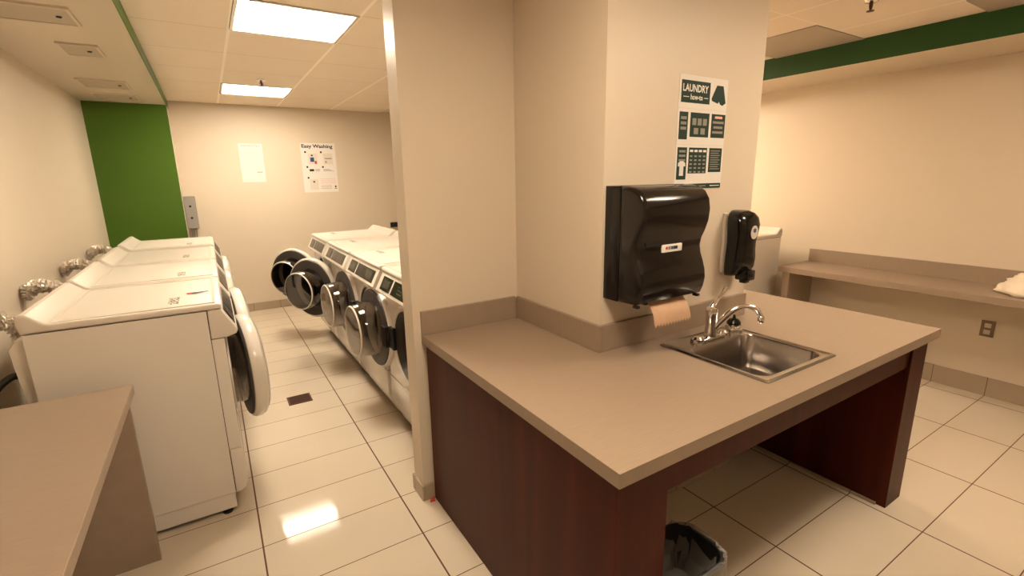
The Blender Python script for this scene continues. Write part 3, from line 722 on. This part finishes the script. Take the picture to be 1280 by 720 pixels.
# notices on the back wall
cols = [('small_print', 'inkpale', .35, .6, .87, .885, 1)]
for k in range(16): cols.append(('small_print', 'inkpale', .1, .9-.12*((k*7) % 3), .80-.033*k, .806-.033*k, 1))
cols += [('small_print', 'inkpale', .1, .55, .235, .245, 1), ('dark_stamp', 'inkgrey', .66, .9, .25, .27, 1), ('small_print', 'inkpale', .1, .6, .05, .06, 1)]
t, w_, h_ = sheet('notice', 'plain white notice on the back wall, left of the illustrated one', 'notice', .375, .625, 1.575, 2.018, YB-.0002, cols, 'notices on the back wall')
put_text(t, 'Laundry Tips', .12*w_, .925*h_, .030, 'inkgrey', 0, ly=1, wid=.76*w_)
cols = []
for k, (u, v) in enumerate(((.10, .80), (.55, .80), (.12, .50), (.57, .50), (.12, .28))):
    cols.append(('step_mark', 'ink', u, u+.05, v, v+.035, 1))
cols += [('step_picture', 'inkpale', .19, .45, .57, .79, 1), ('step_picture', 'inkpale', .63, .90, .57, .79, 1), ('step_picture', 'inkpale', .17, .42, .05, .27, 1),
         ('color_picture', 'inkblue', .25, .36, .62, .71, 2), ('color_picture_red', 'inkred', .37, .43, .58, .64, 2), ('dark_stamp', 'ink', .20, .33, .43, .475, 1),
         ('step_picture_line', 'inkgrey', .67, .88, .68, .70, 2), ('step_picture_line', 'inkgrey', .68, .72, .60, .64, 2), ('dark_stamp', 'ink', .28, .33, .735, .765, 2), ('dark_stamp', 'ink', .27, .32, .20, .23, 2),
         ('dark_stamp', 'ink', .90, .94, .09, .13, 1), ('dark_stamp', 'ink', .88, .96, .065, .075, 1)]
for k in range(3): cols.append(('small_print', 'inkgrey', .36, .50, .43+.018*k, .438+.018*k, 1)); cols.append(('small_print', 'inkgrey', .60, .9-.06*k, .43+.018*k, .438+.018*k, 1))
for k in range(4): cols.append(('pink_print', 'inkpink', .48, .93, .27-.03*k, .278-.03*k, 1))
for k in range(3): cols.append(('small_print', 'inkgrey', .48, .80, .13-.03*k, .136-.03*k, 1))
t, w_, h_ = sheet('notice', 'illustrated Easy Washing notice on the back wall', 'notice', 1.05, 1.465, 1.435, 2.04, YB-.0002, cols, 'notices on the back wall')
put_text(t, 'Easy Washing', .03*w_, .905*h_, .058, 'ink', .0016, ly=1, wid=.90*w_)

# ------------------------------------------------------------------ grey box on the back wall
t = thing('electrical_box', 'narrow grey metal box on the back wall next to the green panel', 'electrical box', (-.185, YB, 1.07))
obj('enclosure', B(-.055, .055, -.10, 0, 0, .36, .006), 'greybox', t)
for z in (.25, .12):
    bm = bmesh.new(); lathe(bm, [(0, 0), (.012, 0), (.012, .006), (0, .006)], n=16); bmesh.ops.transform(bm, matrix=Matrix.Translation((0, -.10, z)) @ Matrix.Rotation(PI/2, 4, 'X'), verts=bm.verts[:]); obj('knockout', bm, 'ink', t)
bm = bmesh.new()
for s in (-.02, .0, .02): tube(bm, [(s, -.05, 0), (s, -.05, -.15), (s, -.04, -.5)], .007, 8)
obj('conduit', bm, 'greybox', t, True)
# dark box on the back wall
t = thing('wall_socket', 'small black box on the back wall above the right row of washers', 'socket', (2.17, YB, .955))
obj('cover_plate', B(-.05, .06, -.03, 0, -.03, .035, .004), 'matblack', t)
obj('plug', B(-.03, .03, -.06, -.03, -.02, .02, .003), 'matblack', t)

# outlets on the right wall
for (y, z, l) in ((.965, .483, 'brown wall outlet under the shelf, right of the sink counter'), (.70, .50, 'brown wall outlet under the shelf at the right edge')):
    t = thing('wall_outlet', l, 'outlet', (XR, y, z), 0, 'outlets under the right shelf')
    obj('cover_plate', B(-.006, 0, -.037, .037, -.058, .058, .002), 'outlet', t)
    for s in (-1, 1): obj('receptacle', B(-.009, -.004, -.018, .018, s*.024-.016, s*.024+.016, .003), 'outletw', t)
# floor drain
t = thing('floor_drain', 'small square brown metal drain grate in the tiled floor', 'drain', (.376, 3.62, 0))
bm = bmesh.new(); grid_slab(bm, [-.08, -.068, .068, .08], [-.075, -.063, .063, .075], lambda u, v: not (abs(u) < .068 and abs(v) < .063), 0, .004); obj('frame', bm, 'drain', t)
bm = bmesh.new()
for k in range(9): box(bm, -.068, .068, -.058+.0135*k, -.052+.0135*k, 0, .003)
obj('grate', bm, 'drain', t)
obj('sump_shade', B(-.068, .068, -.063, .063, 0, .0008), 'matblack', t)  # flat dark sheet in place of the shaded hole below the grate

# cloth pile on the right shelf
bm = bmesh.new(); bmesh.ops.create_icosphere(bm, subdivisions=5, radius=1)
from mathutils import noise
for v in bm.verts:
    d = v.co.copy(); h = d.z
    n1 = noise.noise(d*1.7+Vector((3, 1, 7))); n2 = noise.noise(Vector((d.x*3.5, d.y*6.5, d.z*9))+Vector((8, 2, 1)))
    n3 = noise.ridged_multi_fractal(d*2.4, 1, 2, 3, 1, 2) if hasattr(noise, 'ridged_multi_fractal') else 0
    s = 1+.18*n1+.10*n2+.025*n3
    v.co = Vector((d.x*.19*s, d.y*.29*s, max(d.z, -.12)*.16*s))
zmin = min(v.co.z for v in bm.verts)
for v in bm.verts: v.co.z -= zmin
o = tag(obj('folded_blanket', bm, 'cloth', None, True, 3), 'crumpled cream blanket lying on the right folding shelf', 'blanket'); o.location = (4.30, .60, BZ)
